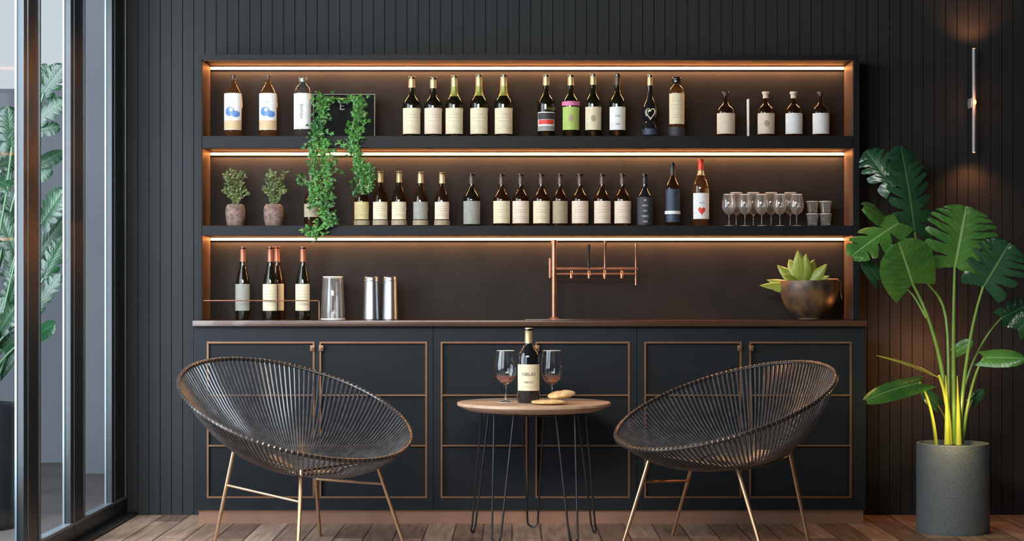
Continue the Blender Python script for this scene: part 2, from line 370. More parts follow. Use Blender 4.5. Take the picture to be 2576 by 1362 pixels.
def bottle(px,top,base,w,kind,glass,cap,capz,paper,lab,Y,zs,label,group,deco=None,name='wine_bottle',neck=None):
    kk=Y/F;Hh=(base-top)*kk;R=w/2*kk;prof=PR[kind]
    t=thing(name,label,'bottle',(X_(px,Y),Y,zs+.0005),group)
    key=('b',kind,round(Hh,4),round(R,4),glass)
    if key not in cache: cache[key]=MB().lathe([(r*R,z*Hh) for r,z in prof],36).build('glass_body',glass,t,local=True,ang=50)
    else: inst('glass_body',cache[key].data,t)
    if cap:
        pts=[(rad_at(prof,capz+(.955-capz)*i/4)*R+.0009,(capz+(.955-capz)*i/4)*Hh) for i in range(5)]
        rr=pts[-1][0]
        pts=[(pts[0][0]-.0008,pts[0][1])]+pts+[(rr+.0012,.963*Hh),(rr+.0012,.99*Hh),(rr-.0004,1.006*Hh),(0,1.007*Hh)]
        MB().lathe(pts,24).build('capsule',cap,t,local=True,ang=50)
    if neck:
        nm,z0,z1=neck
        pts=[(rad_at(prof,z0+(z1-z0)*i/5)*R+.0014,(z0+(z1-z0)*i/5)*Hh) for i in range(6)]
        MB().lathe(pts,48).build('neck_foil',nm,t,local=True)
    if paper:
        z0=(base-lab[1])*kk;z1=(base-lab[0])*kk;rl=R+.0006
        lb=MB();lb.lathe([(rl,z0),(rl,z1)],32,a0=-PI/2-1.2,a1=-PI/2+1.2)
        lo=lb.build('paper_label',paper,t,local=True)
        zc=(z0+z1)/2;hh=z1-z0;r2=rl+.0005
        def strip(mb,xa,xb,za,zb2,n=24):
            vs=[];fs=[]
            for i in range(n+1):
                x=xa+(xb-xa)*i/n;vs+=wrap([(x,za-zc),(x,zb2-zc)],r2,zc)
            for i in range(n): fs.append((2*i,2*i+2,2*i+3,2*i+1))
            mb.add(vs,fs)
        def blob(col,rx,rz,cz,shape='o',pn='print',cx=0):
            K=6;pts=[]
            for j in range(K+1):
                g=j/K
                for i in range(20):
                    q=2*PI*i/20
                    if shape=='h': a,b_=(rx*math.sin(q)**3,rz*(13*math.cos(q)-5*math.cos(2*q)-2*math.cos(3*q)-math.cos(4*q))/16)
                    else: a,b_=(rx*math.cos(q),rz*math.sin(q))
                    pts.append((cx+a*g,b_*g))
            m=MB();m.add(wrap(pts,r2+(.0004 if col=='inkw' else .0001),cz),[(j*20+i,j*20+(i+1)%20,(j+1)*20+(i+1)%20,(j+1)*20+i) for j in range(K) for i in range(20)]);m.build(pn,col,lo,local=True,smooth=False)
        def txt(s,size,cz,col='ink',vert=False):
            vs,fs=textmesh(s)
            p=[(-v.y*size,v.x*size) if vert else (v.x*size,v.y*size) for v in vs]
            m=MB();m.add(wrap(p,r2+.0004,cz),fs);m.build('lettering',col,lo,local=True,smooth=False)
        if deco=='lines' or deco is None:
            m=MB()
            for f_,wd in ((.74,.5),(.62,.9),(.5,.7),(.3,.5),(.22,.8)):
                strip(m,-R*wd,R*wd,z0+hh*f_-.0007,z0+hh*f_+.0007)
            m.build('print','faint',lo,local=True,smooth=False)
        elif deco=='blue':
            m=MB();strip(m,-R*1.15,R*1.15,z0+.002,z0+hh*.26);m.build('print','sand',lo,local=True,smooth=False)
            blob('blue',R*.55,hh*.13,z0+hh*.50,cx=-R*.25);blob('blue',R*.5,hh*.09,z0+hh*.43,cx=R*.45)
            blob('inkw',R*.6,hh*.045,z0+hh*.30,cx=R*.1);blob('inkw',R*.2,hh*.05,z0+hh*.55,cx=-R*.1)
            txt('IBRS',.013,z0+hh*.76,'blue')
        elif deco=='vert': txt('MINIME',.021,zc,'ink',True)
        elif deco=='redgreen':
            m=MB();strip(m,-R*1.15,R*1.15,z0+hh*.60,z0+hh*.95);m.build('print','ink',lo,local=True,smooth=False)
            m=MB();strip(m,-R*1.15,R*1.15,z0+hh*.02,z0+hh*.25);m.build('print','grey',lo,local=True,smooth=False)
            m=MB();strip(m,-R*1.0,R*1.0,z0+hh*.34,z0+hh*.58);m.build('print','red',lo,local=True,smooth=False)
        elif deco=='script': txt('Chab',.013,zc+hh*.1);blob('faint',R*.3,hh*.03,z0+hh*.25)
        elif deco=='heart': blob('red',R*.45,hh*.17,z0+hh*.32,'h');txt('INDIE',.009,z0+hh*.62)
        elif deco=='blacktext':
            for i,s in enumerate(('EK','ROO','DIC','HIDO','DAS')): txt(s,.012,z1-hh*(.12+.19*i),'inkw')
        elif deco=='square': blob('faint',R*.3,hh*.15,zc)
        elif deco=='big': txt('NBLAS',.021,zc+hh*.12);txt('XBOLX',.013,zc-hh*.18);m=MB();strip(m,-R*.6,R*.6,z0+hh*.15-.0007,z0+hh*.15+.0007);m.build('print','faint',lo,local=True,smooth=False)
    return t
Yb=8.2
g1='bottles on the top shelf'
b=338
bottle(587,180,b,46,'slope','amber_b','darkcap',.93,'white',(228,320),Yb,Z1,'amber liquor bottle with white and blue label, leftmost on the top shelf',g1,'blue','liquor_bottle')
bottle(675,180,b,46,'slope','amber_b','darkcap',.93,'white',(228,320),Yb,Z1,'amber liquor bottle with white and blue label, second from left on top shelf',g1,'blue','liquor_bottle')
bottle(762,188,b,46,'round','clear_b','pale',.93,'white',(228,318),Yb,Z1,'round-shouldered bottle with white label and upright lettering, left of the ivy',g1,'vert','liquor_bottle')
o5=['first','second','third','fourth','fifth','sixth','seventh']
for i,(px,tp,w_) in enumerate([(1036,185,46),(1090,187,46),(1143,182,46),(1205,180,46),(1267,180,47)]):
    bottle(px,tp,b,w_,'wine','wineglass_b','goldcap',.82,'cream' if i!=1 else 'pinkw',(265,330),Yb,Z1,'pale-labelled green wine bottle, %s of the five right of the plaque'%o5[i],g1,'lines',neck=('olivecap',.66,.82) if i>1 else None)
bottle(1374,180,b,44,'wine','wineglass_b','goldcap',.83,'white',(275,322),Yb,Z1,'dark wine bottle with black, red and grey label on the top shelf',g1,'redgreen')
bottle(1436,180,b,44,'wine','wineglass_b','goldcap',.83,'lime',(262,320),Yb,Z1,'dark wine bottle with lime green label and pink shoulder band',g1,'square',neck=('pink',.50,.57))
bottle(1492,178,b,42,'wine','wineglass_b','goldcap',.83,'cream',(262,320),Yb,Z1,'dark wine bottle with cream label, right beside the lime-labelled bottle',g1,'square')
bottle(1553,178,b,42,'wine','wineglass_b','darkcap',.83,'white',(262,320),Yb,Z1,'dark wine bottle with white label and dark script, before the pinch-waisted bottle',g1,'script')
t=bottle(1635,180,b,42,'decant','black_b','goldcap',.83,None,None,Yb,Z1,'black pinch-waisted bottle with a pale heart-shaped collar emblem',g1,None,'liquor_bottle')
# emblem ring + base band
R=21*Yb/F
ms=MB();pts=[]
for i in range(24):
    q=2*PI*i/24;pts.append((.017*math.sin(q)**3*1.25,-R*1.03,.113+.0018*(13*math.cos(q)-5*math.cos(2*q)-2*math.cos(3*q)-math.cos(4*q))))
ms.tube(pts,.0024,6,closed=True);ms.build('heart_emblem','cream',t,local=True)
MB().lathe([(R*.957,.012),(R*.957,.040)],24,a0=-PI/2-1.4,a1=-PI/2+1.4).build('paper_label','navy',t,local=True)
bottle(1702,187,b,40,'straight','amber_b','black_b',.90,'cream',(228,305),Yb,Z1,'tall straight-sided bottle with long cream label and black cap',g1,'lines','liquor_bottle',neck=('ink',.02,.17))
for i,px in enumerate((1825,1926,1996,2064)):
    bottle(px,223,b,48 if i==0 else 45,'squat','brown_b','pinkw' if i in(1,2) else 'darkcap',.86 if i in (1,2) else .93,'pinkw' if i in (0,1) else 'white',(278,330),Yb,Z1,'short brown bottle with pale label, %s of four at right of top shelf'%o5[i],g1,'square' if i==1 else 'none','liquor_bottle')
dv=MB();dv.box(X_(1880,8.2),X_(1883.5,8.2),8.18,8.22,Z1+.005,Z_(250,8.2),.0008);dv.box(X_(1877,8.2),X_(1888,8.2),8.17,8.23,Z1+.0008,Z1+.005,.001)
tag(dv.build('shelf_divider','white'),'thin upright white divider plate between the short brown bottles','divider')
# second shelf
g2='bottles on the middle shelf';b=563
bottle(784,430,b,38,'burg','brown_b','darkcap',.8,'tan',(507,540),Yb,Z2,'dark bottle with tan label half hidden under the trailing ivy',g2,'none')
specs=[(910,430,'yellow','with yellow label under the right ivy strand'),(957,425,'cream','with gold top, first right of the ivy'),(1004,425,'cream','with gold top, second right of the ivy'),(1058,427,'grey','with gold top and dull grey label, third right of the ivy'),(1112,428,'pinkw','with gold top and blush label, fourth right of the ivy')]
for px,tp,pa,ds in specs:
    bottle(px,tp,b,38,'burg','brown_b','goldcap',.80,pa,(502,546),Yb,Z2,'slim brown bottle '+ds,g2,'lines',neck=('tan',.02,.11))
bottle(1187,430,b,44,'row','wineglass_b','darkcap',.80,'grey',(500,558),Yb,Z2,'dark bottle with grey-green label standing alone before the row of seven',g2,'lines')
for i,px in enumerate((1262,1310,1362,1409,1459,1515,1566)):
    bottle(px,431,b,44 if i!=3 else 40,'row','brown_b','darkcap',.80,'tan' if i==3 else ('cream' if i in(0,2) else 'pinkw'),(500,556),Yb,Z2,'brown bottle with %s label, %s of the row of seven on middle shelf'%('tan' if i==3 else 'pale',o5[i]),g2,'lines')
bottle(1622,431,b,42,'row','black_b','blackcap',.80,'ink',(490,560),Yb,Z2,'black bottle with stacked white lettering on the middle shelf',g2,'blacktext')
bottle(1692,403,b,38,'tall','brown_b','blackcap',.80,'navy',(470,553),Yb,Z2,'tall dark bottle with navy label and white band',g2,'none',neck=('inkw',.19,.24))
bottle(1763,394,b,42,'tall','amber_b','redcap',.84,'white',(480,545),Yb,Z2,'tall amber bottle with red cap and red heart on white label',g2,'heart','liquor_bottle',neck=('goldcap',.76,.83))
# counter bottles
g3='wine bottles on the worktop'
b=803
for px,Yq,ds in ((611,8.2,'leftmost of the four on the worktop'),(697,8.27,'behind and right of its pair on the worktop'),(680,8.17,'front one of the close pair on the worktop'),(762,8.2,'rightmost of the four, beside the mixing glass')):
    bottle(px,620,b,38,'burg','wineglass_b' if px!=697 else 'brown_b','coppercap',.80,'grey' if px==611 else 'cream',(713,780),Yq,Z3,'wine bottle with copper-red top, '+ds,g3,'lines')

# rail
yr=8.12
zr=Z_(757,yr)
tag(MB().tube([(SX0+.0245,yr,zr),(X_(800,yr),yr,zr),(X_(803,yr),yr,zr-.004),(X_(803,yr),yr,.951)],.0026,8).build('bottle_rail','copdark'),'thin copper guard rail in front of the worktop wine bottles','rail')

# mixing glass and shakers
def cup(px0,px1,top,m,name,label,cat,Y=8.2,solid=False):
    kk=Y/F;R0=(px1-px0)/2*kk;R1=R0*.84;Hh=(803-top)*kk
    t=thing(name,label,cat,(X_((px0+px1)/2,Y),Y,.9505))
    if m=='crystal': p=[(R0,0),(R0*1.02,.003),(R1,Hh-.004),(R1-.003,Hh),(0,Hh),(0,Hh-.012),(R1-.006,Hh-.012),(R0-.003,0),(R0,0)]
    else: p=[(0,.001),(R0,0),(R0*1.03,.002),(R0*1.03,.005),(R0,.008),(R1*1.0,Hh-.006),(R1*.97,Hh-.002),(R1*.92,Hh),(0,Hh)]
    MB().lathe(p,36).build('cup',m,t,local=True)
    if m!='crystal':
        ra=R0+(R1-R0)*.9;MB().lathe([(ra*1.005,Hh*.895),(ra*1.02,Hh*.90),(ra*1.02,Hh*.91),(ra*.995,Hh*.915)],36).build('rim_band',m,t,local=True)
    else:
        MB().lathe([(R0*1.01,.0),(R0*1.04,.002),(R0*1.03,.006),(R0*.99,.008)],36).build('rim_band','spark',t,local=True)  # pale bands put in as highlights on base and rim
        MB().lathe([(R1*.98,Hh-.006),(R1*1.01,Hh-.004),(R1*.99,Hh-.001),(R1*.95,Hh+.0003)],36).build('rim_band','spark',t,local=True)
    return t
cup(807,868,694,'crystal','mixing_glass','wide clear upturned mixing glass on the worktop','glass')
cup(913,955,695,'steel','cocktail_shaker','polished steel shaker cup, left of the pair','shaker')
cup(961,1001,695,'steel','cocktail_shaker','polished steel shaker cup, right of the pair','shaker')

# beer tap
yt=8.2;T=thing('tap_tower','copper tap tower with crossbar and three upright levers','tap',(X_(1394,yt),yt,.95))
def TP(x,y): return at(x,y,yt)
c0=TP(1394,605);MB().tube([(c0.x,yt,.951),(c0.x,yt,c0.z)],.0125,16).build('column','copdark',T)
MB().lathe([(0,0),(.028,0),(.028,.006),(.016,.012),(0,.012)],20,(c0.x,yt,.951)).build('base_flange','copdark',T)
MB().tube([TP(1394,612),(c0.x,yt,c0.z+.002)],.015,16).build('column_cap','copdark',T)
MB().tube([TP(1384,677),TP(1604,677)],.006,10).build('crossbar','copdark',T)
MB().tube([TP(1384,690),TP(1600,690)],.005,10).build('crossbar','copdark',T)
MB().tube([TP(1384,650),TP(1384,700)],.007,10).build('bracket','copdark',T)
for x,a,c in ((1481,615,700),(1522,607,702),(1600,613,718)):
    m=MB();m.tube([TP(x,a),TP(x,a+10),TP(x,a+12),TP(x,c)],[.0075,.0075,.006,.005],10);m.build('lever','copdark' if x!=1481 else 'black',T)
for x in (1437,1481,1520,1563):
    p=TP(x,684);m=MB();m.tube([p,p+Vector((0,-.03,0)),p+Vector((0,-.038,-.01)),p+Vector((0,-.038,-.032))],[.006,.006,.007,.008],10);m.build('spout','copdark',T)
dt=MB();dt.box(X_(1320,8.15),X_(1560,8.15),8.02,8.16,.9503,.955,.002)
for i in range(14):
    xx=X_(1330+i*17,8.1);dt.box(xx,xx+.012,8.03,8.15,.955,.9565)
tag(dt.build('drip_tray','top'),'flat dark copper drip tray set on the worktop under the taps','tray')

# ---------------------------------------------------------------- leaves
def leaf(mb,base,tip,W,nrm=(0,-1,.3),cuts=0,droop=.15,heart=True,asym=1.0):
    base=Vector(base);tip=Vector(tip);d=tip-base;L=d.length;d.normalize();n=Vector(nrm);n=(n-d*n.dot(d)).normalized();sd=d.cross(n)
    def wid(u):
        if heart:
            return W*max(0,1-((u-.42)/.60)**2)**.5 if u>.42 else W*max(0,1-((.42-u)/.62)**2)**.5
        return W*max(0,math.sin(PI*min(1,u**.8)))**.8
    S=9
    for side in (1,-1):
        nl=cuts if cuts else 1
        for i in range(nl):
            T_=6 if cuts else 18
            vs=[];uv=[]
            s0=.30+.14*((i*7)%3)/2
            for a in range(T_+1):
                t=a/T_
                for j in range(S+1):
                    s=j/S
                    g=0
                    if cuts and s>s0 and i<nl-1: g=.12+.30*((s-s0)/(1-s0))**1.2
                    tt=.5+(t-.5)*(1-g)
                    u=(i+tt)/nl
                    ws=wid(u)*(asym if side>0 else 1)
                    back=(-.24*(1-u)**4*s**1.3 if heart else 0)
                    edge=1.0-(.09*abs(2*t-1)**2 if cuts and s>.75 else 0)
                    p=base+d*(L*min(1.02,u+back+(1.0*s*(1-u)**1.6*u if cuts else 0)))+sd*(side*s*ws*edge)+n*(-droop*W*s*s+.12*W*s-(u-.3)**2*L*droop*.5+.02*W*math.sin(u*30)*s)
                    vs.append(p);uv.append((u,s))
            fs=[]
            for a in range(T_):
                for j in range(S):
                    q=(a*(S+1)+j,(a+1)*(S+1)+j,(a+1)*(S+1)+j+1,a*(S+1)+j+1)
                    fs.append(q if side>0 else q[::-1])
            mb.add(vs,fs,uv)
    return mb
def bez(p0,p1,p2,n=12):
    p0,p1,p2=Vector(p0),Vector(p1),Vector(p2)
    return [p0*(1-t)**2+p1*2*t*(1-t)+p2*t*t for t in [i/n for i in range(n+1)]]

# right plant
yp=7.75
PT=thing('potted_monstera','tall split-leaf plant in a grey cylindrical planter beneath the wall lamp','plant',(X_(2397,yp),yp,0))
cx=X_(2397,yp);R=90*7.75/F;ph=Z_(1117,7.7)
MB().lathe([(0,.0),(R*.97,.0),(R*.985,.006),(R,.02),(R,ph-.006),(R-.003,ph),(R-.012,ph),(R-.014,ph-.01),(R-.014,ph-.04)],64,(cx,yp,0)).build('planter','planter',PT)
MB().lathe([(0,ph-.022),(R-.014,ph-.03)],32,(cx,yp,0)).build('soil','soil',PT)
def stem(pts,r,m,parent=PT,dy=None):
    P=[at(a,b_,Yq) for a,b_,Yq in pts]
    if len(P)==3: P=bez(*P)
    else:
        Q=[]
        for i in range(len(P)-1):
            p0=P[max(i-1,0)];p1=P[i];p2=P[i+1];p3=P[min(i+2,len(P)-1)]
            for j in range(6):
                t=j/6;Q.append(.5*((2*p1)+(p2-p0)*t+(2*p0-5*p1+4*p2-p3)*t*t+(3*p1-p0-3*p2+p3)*t**3))
        Q.append(P[-1]);P=Q
    n=len(P)
    return MB().tube(P,[r*(1.25-.6*i/(n-1)) for i in range(n)],8).build('stem',m,parent)
# (base px,py,Y, tip px,py,Y, halfwidth px, cuts, material, normal)
LV=[
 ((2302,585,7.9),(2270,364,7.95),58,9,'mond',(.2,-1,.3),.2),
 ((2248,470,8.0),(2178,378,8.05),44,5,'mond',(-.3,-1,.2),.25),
 ((2262,560,7.8),(2143,638,7.65),48,4,'mon',(-.1,-.8,.6),.25),
 ((2235,560,7.85),(2178,515,7.75),34,0,'mon',(-.1,-.8,.6),.3),
 ((2296,715,7.7),(2262,610,7.6),74,0,'mon',(-.1,-1,.35),.12),
 ((2402,672,7.75),(2432,518,7.8),92,7,'mon',(.1,-1,.5),.12),
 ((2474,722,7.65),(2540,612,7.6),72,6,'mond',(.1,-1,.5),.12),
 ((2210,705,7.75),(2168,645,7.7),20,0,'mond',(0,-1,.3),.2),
 ((2313,962,7.65),(2181,998,7.5),32,0,'mon',(0,-.7,.8),.3),
 ((2405,885,7.8),(2445,858,7.75),16,0,'mon',(0,-1,.3),.2),
 ((2475,900,7.7),(2576,900,7.6),26,0,'mon',(0,-1,.5),.3),
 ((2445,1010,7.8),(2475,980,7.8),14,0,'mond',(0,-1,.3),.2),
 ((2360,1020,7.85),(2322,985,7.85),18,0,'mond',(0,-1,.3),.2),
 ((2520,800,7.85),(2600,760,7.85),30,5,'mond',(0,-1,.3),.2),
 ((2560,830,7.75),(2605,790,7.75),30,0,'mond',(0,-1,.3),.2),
]
for bs,tp,hw,cu,m,nr,dr in LV:
    leaf(MB(),at(*bs),at(*tp),hw*bs[2]/F,nr,cu,dr).build('leaf',m,PT,ang=80)
# slim folded yellow leaf
leaf(MB(),at(2365,948,7.7),at(2213,884,7.6),9*7.7/F,(.2,-.6,1),0,.3,False).build('leaf',mat('yellow leaf',(.50,.50,.06),.4,noise=(10,(.42,.42,.06))),PT)
S_=[([(2392,1118,7.75),(2375,850,7.75),(2296,715,7.7)],.009,'stem'),
    ([(2402,1118,7.76),(2395,900,7.77),(2402,672,7.75)],.009,'stem'),
    ([(2412,1118,7.74),(2425,870,7.7),(2474,720,7.65)],.008,'stem'),
    ([(2385,1118,7.78),(2380,800,7.9),(2320,690,7.9),(2302,585,7.9)],.0065,'stem'),
    ([(2330,800,7.72),(2290,735,7.75),(2245,720,7.8),(2215,702,7.76)],.004,'stem'),
    ([(2420,1118,7.76),(2440,950,7.72),(2475,900,7.7)],.007,'stem'),
    ([(2355,1118,7.72),(2345,1010,7.66),(2313,962,7.65)],.007,'ystem'),
    ([(2390,1118,7.72),(2385,1000,7.7),(2362,945,7.7)],.009,'ystem'),
    ([(2404,1118,7.8),(2420,900,7.8),(2520,800,7.85)],.006,'stem'),
    ([(2418,1118,7.78),(2425,1050,7.8),(2446,1008,7.8)],.004,'ystem'),
    ([(2400,1118,7.82),(2385,1060,7.84),(2360,1020,7.85)],.004,'ystem')]
for p,r,m in S_: stem(p,r,m)
for i,(x,y) in enumerate([(2383,1115),(2412,1116)]):
    P=[at(x,y+4,7.7),at(x-1,y-90,7.7),at(x-4,y-170,7.7)]
    MB().tube(bez(*P),[.014-.001*j for j in range(13)],10).build('leaf_sheath','ystem',PT)

# outdoor plant
yo=8.0
OP=thing('outdoor_monstera','large leafy plant in a dark pot outside the glass wall','plant',(X_(-60,yo),yo,-.02))
ox=X_(-60,yo)
MB().lathe([(0,0),(.155,0),(.18,.02),(.19,.56),(.18,.585),(.165,.585),(.16,.55),(0,.54)],40,(ox,yo,-.02)).build('planter','frame',OP)
OL=[((110,235),(158,165),30,5),((100,210),(120,165),22,4),((30,370),(20,268),36,7),((60,330),(-20,300),34,5),((95,300),(162,250),26,5),((90,330),(150,318),20,4),
 ((30,430),(-20,340),36,6),((100,415),(160,378),22,0),((95,450),(130,425),16,0),((-10,420),(40,400),22,5),((20,470),(-30,440),26,4),
 ((30,570),(45,450),32,6),((105,560),(160,475),34,8),((95,640),(168,540),36,8),((0,560),(-40,480),40,6),((40,640),(0,530),34,7),((110,700),(166,590),28,7),
 ((60,740),(0,620),36,6),((90,780),(150,690),22,5),((20,780),(45,690),28,5),((100,840),(136,815),24,0),((0,830),(40,770),26,5),((10,880),(45,840),20,0),((0,940),(40,880),16,0),((-30,860),(10,750),34,6)]
for i,(bs,tp,hw,cu) in enumerate(OL):
    yy=7.85+.3*random.random()
    B=at(bs[0],bs[1],yy);Tt=at(tp[0],tp[1],yy-.05+.1*random.random())
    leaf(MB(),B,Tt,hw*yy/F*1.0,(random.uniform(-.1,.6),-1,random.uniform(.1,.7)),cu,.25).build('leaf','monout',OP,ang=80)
    root=Vector((ox+random.uniform(-.05,.05),yo+random.uniform(-.05,.05),.53))
    mid=(root+B)/2+Vector((random.uniform(-.05,.02),0,.12))
    if i%2==0 or bs[1]>500: MB().tube(bez(root,mid,B),.006,6).build('stem','monout',OP)

# ivy
IV=thing('trailing_ivy','green ivy trailing in two strands from the top shelf down past the middle shelf','plant',at(850,338,8.1))
def strand(path,wd,count,mb,sb,size=.0105):
    P=[at(*p) for p in path];segs=[(P[i+1]-P[i]).length for i in range(len(P)-1)];tot=sum(segs)
    sb.tube(P,.0016,5)
    for k in range(2):
        sb.tube([p+Vector((random.uniform(-.015,.015),random.uniform(-.008,.008),0)) for p in P],.0011,5)
    for c in range(count):
        t=(c+random.random())/count*tot;i=0
        while i<len(segs)-1 and t>segs[i]: t-=segs[i];i+=1
        p=P[i].lerp(P[i+1],min(1,t/segs[i]))
        wx=wd[i]*(8.1/F)
        p=p+Vector((max(-1.5,min(1.5,random.gauss(0,.5)))*wx,random.uniform(-.022,.012),random.gauss(0,.012)))
        a=random.uniform(0,2*PI);dd=Vector((math.cos(a)*.8,random.uniform(-.5,.1),math.sin(a)*.7-.35)).normalized()
        nn=Vector((random.uniform(-.5,.5),-1,random.uniform(-.2,.9)))
        s=size*random.uniform(.7,1.35)
        n=(nn-dd*nn.dot(dd)).normalized();sd=dd.cross(n)
        pts=[(0,0),(.55,-.12),(.95,.25),(.55,.55),(.42,.95),(0,1.7),(-.42,.95),(-.55,.55),(-.95,.25),(-.55,-.12)]
        vs=[p+sd*(x*s)+dd*(y*s)+n*(-.25*s*abs(x)) for x,y in pts];vs.append(p+dd*(.5*s)+n*.15*s)
        mb.add(vs,[(10,q,(q+1)%10) for q in range(10)],[(random.random(),.5)]*11)
fm=MB();sm=MB()
Yi=8.075
strand([(805,240,8.13),(812,290,8.11),(802,335,8.085),(812,370,Yi),(826,420,Yi),(818,470,Yi),(818,520,Yi),(832,560,Yi)],[20,22,30,30,26,24,22],480,fm,sm)
strand([(785,350,8.075),(788,400,Yi),(792,450,Yi),(788,520,Yi)],[16,16,14],120,fm,sm)
strand([(835,545,Yi),(815,575,Yi),(785,585,Yi),(765,578,Yi)],[14,14,8],70,fm,sm)
strand([(750,440,8.07),(785,470,Yi),(780,500,Yi)],[10,12],45,fm,sm)
strand([(795,560,Yi),(792,605,Yi)],[6,3],14,fm,sm)
strand([(800,243,8.13),(850,248,8.13),(905,246,8.13)],[8,6],36,fm,sm)
strand([(905,245,8.13),(905,290,8.11),(898,335,8.085),(888,370,Yi),(905,410,Yi),(912,450,Yi),(905,485,Yi)],[20,22,18,16,24,24],330,fm,sm)
strand([(850,360,Yi),(905,378,Yi)],[8],24,fm,sm)
strand([(925,410,8.07),(935,440,Yi),(920,480,Yi)],[10,14],60,fm,sm)
sm.build('stem','stem',IV);fm.build('foliage','ivy',IV,smooth=False)
# plaque
pq=thing('framed_plaque','dark glass-edged plaque with letter E behind the ivy','plaque',at(866,338,8.22))
px0,px1=X_(789,8.22),X_(944,8.22);pz1=Z_(238,8.22)
MB().box(px0+.003,px1-.003,8.215,8.225,Z1+.003,pz1-.003).build('board','plaque',pq,smooth=False)
m=MB();m.box(px0,px0+.003,8.2,8.235,Z1+.0005,pz1);m.box(px1-.003,px1,8.2,8.235,Z1+.0005,pz1);m.box(px0+.003,px1-.003,8.2,8.235,pz1-.003,pz1);m.box(px0+.003,px1-.003,8.2,8.235,Z1+.0005,Z1+.003)
m.build('edge_frame','dimedge',pq,smooth=False)
vs,fs=textmesh('E');m=MB();c=at(860,268,8.214);m.add([(c.x+v.x*.055,8.2142,c.z+v.y*.055) for v in vs],fs);m.build('lettering','dimedge',pq,smooth=False)

# little shrubs
for i,px in enumerate((592,688)):
    t=thing('potted_shrub','small bushy plant in a rough brown pot, %s on the middle shelf'%('leftmost' if i==0 else 'second from left'),'plant',(X_(px,8.2),8.2,Z2+.0005),'small potted shrubs on the middle shelf')
    kk=8.2/F
    MB().lathe([(0,0),(18*kk,0),(21*kk,.006),(24*kk,.04),(25*kk,.065),(24*kk,.088),(21*kk,.102),(18*kk,.106),(16*kk,.103),(0,.098)],30).build('pot','pot',t,local=True)
    st=MB();lf=MB();random.seed(20+i)
    for q in range(26):
        a=random.uniform(0,2*PI);rr=random.uniform(.015,.072);hh=.11+random.uniform(.07,.165)-rr*.35
        e=Vector((math.cos(a)*rr,math.sin(a)*rr*.7,hh));P=bez((0,0,.09),(e.x*.2,e.y*.2,.1+.6*(hh-.1)),e,8);st.tube(P,.0012,5)
        for j in range(2,9):
            for u in range(4):
                p=P[j]+Vector((random.uniform(-.006,.006),random.uniform(-.006,.006),random.uniform(-.004,.004)))
                dd=Vector((random.uniform(-1,1),random.uniform(-1,1),random.uniform(0,1))).normalized()
                s=.0095*random.uniform(.7,1.3);sd=dd.cross(Vector((0,-1,.2))).normalized()
                lf.add([p,p+dd*s*.8+sd*s*.4,p+dd*s*1.9,p+dd*s*.8-sd*s*.4],[(0,1,2,3)],[(random.random(),.5)]*4)
    st.build('stem','wood_s',t,local=True);lf.build('foliage','shrub',t,local=True,smooth=False)

# bowl with succulent
random.seed(3)
yb=8.15;kk=yb/F;bc=Vector((X_(2036,yb),yb,.9505))
bt=thing('handled_bowl_planter','dark patinated metal bowl with side handle holding a yellow-green succulent','planter',bc)
Rb=74*kk;bh=(803-716)*kk
pr=[(0,0),(.045,0),(.058,.003),(.056,.008)]+[(Rb*math.sin(q)**.85,.006+ (bh-.006)*(1-math.cos(q))) for q in [PI/2*(.36+.64*i/12) for i in range(13)]]
pr+=[(Rb*.975,bh+.022),(Rb*.945,bh+.022),(Rb*.94,bh),(Rb*.85,bh*.6)]
MB().lathe(pr,48).build('bowl','bowl',bt,local=True)
MB().lathe([(0,bh*.93),(Rb*.93,bh*.9)],30).build('soil','soil',bt,local=True)
hy=yb-.02
MB().tube([at(2060,706,hy),at(2085,704,hy),at(2108,704,hy),at(2115,712,hy),at(2114,728,hy),at(2118,752,hy)],[.004,.004,.0045,.0045,.0035,.003],8).build('handle','copdark',bt)
sl=[((2020,715),(2008,632),20),((2015,718),(1958,664),17),((2010,722),(1914,714),13),((2025,716),(2050,650),17),((2030,718),(2080,664),15),((2015,716),(1985,650),18),((2030,720),(2085,692),14),((2008,722),(1930,700),13),((2020,716),(2028,640),17),((2010,724),(1945,728),11),((2018,716),(1972,690),15),((2026,718),(2064,674),14)]
for i,(a,c,hw) in enumerate(sl):
    yy=yb+(.03 if i%2 else -.03)
    leaf(MB(),at(a[0],a[1]+4,yb),at(c[0],c[1],yy),hw*kk,(random.uniform(-.3,.3),-1,.5),0,.35,False).build('leaf','succ',bt)

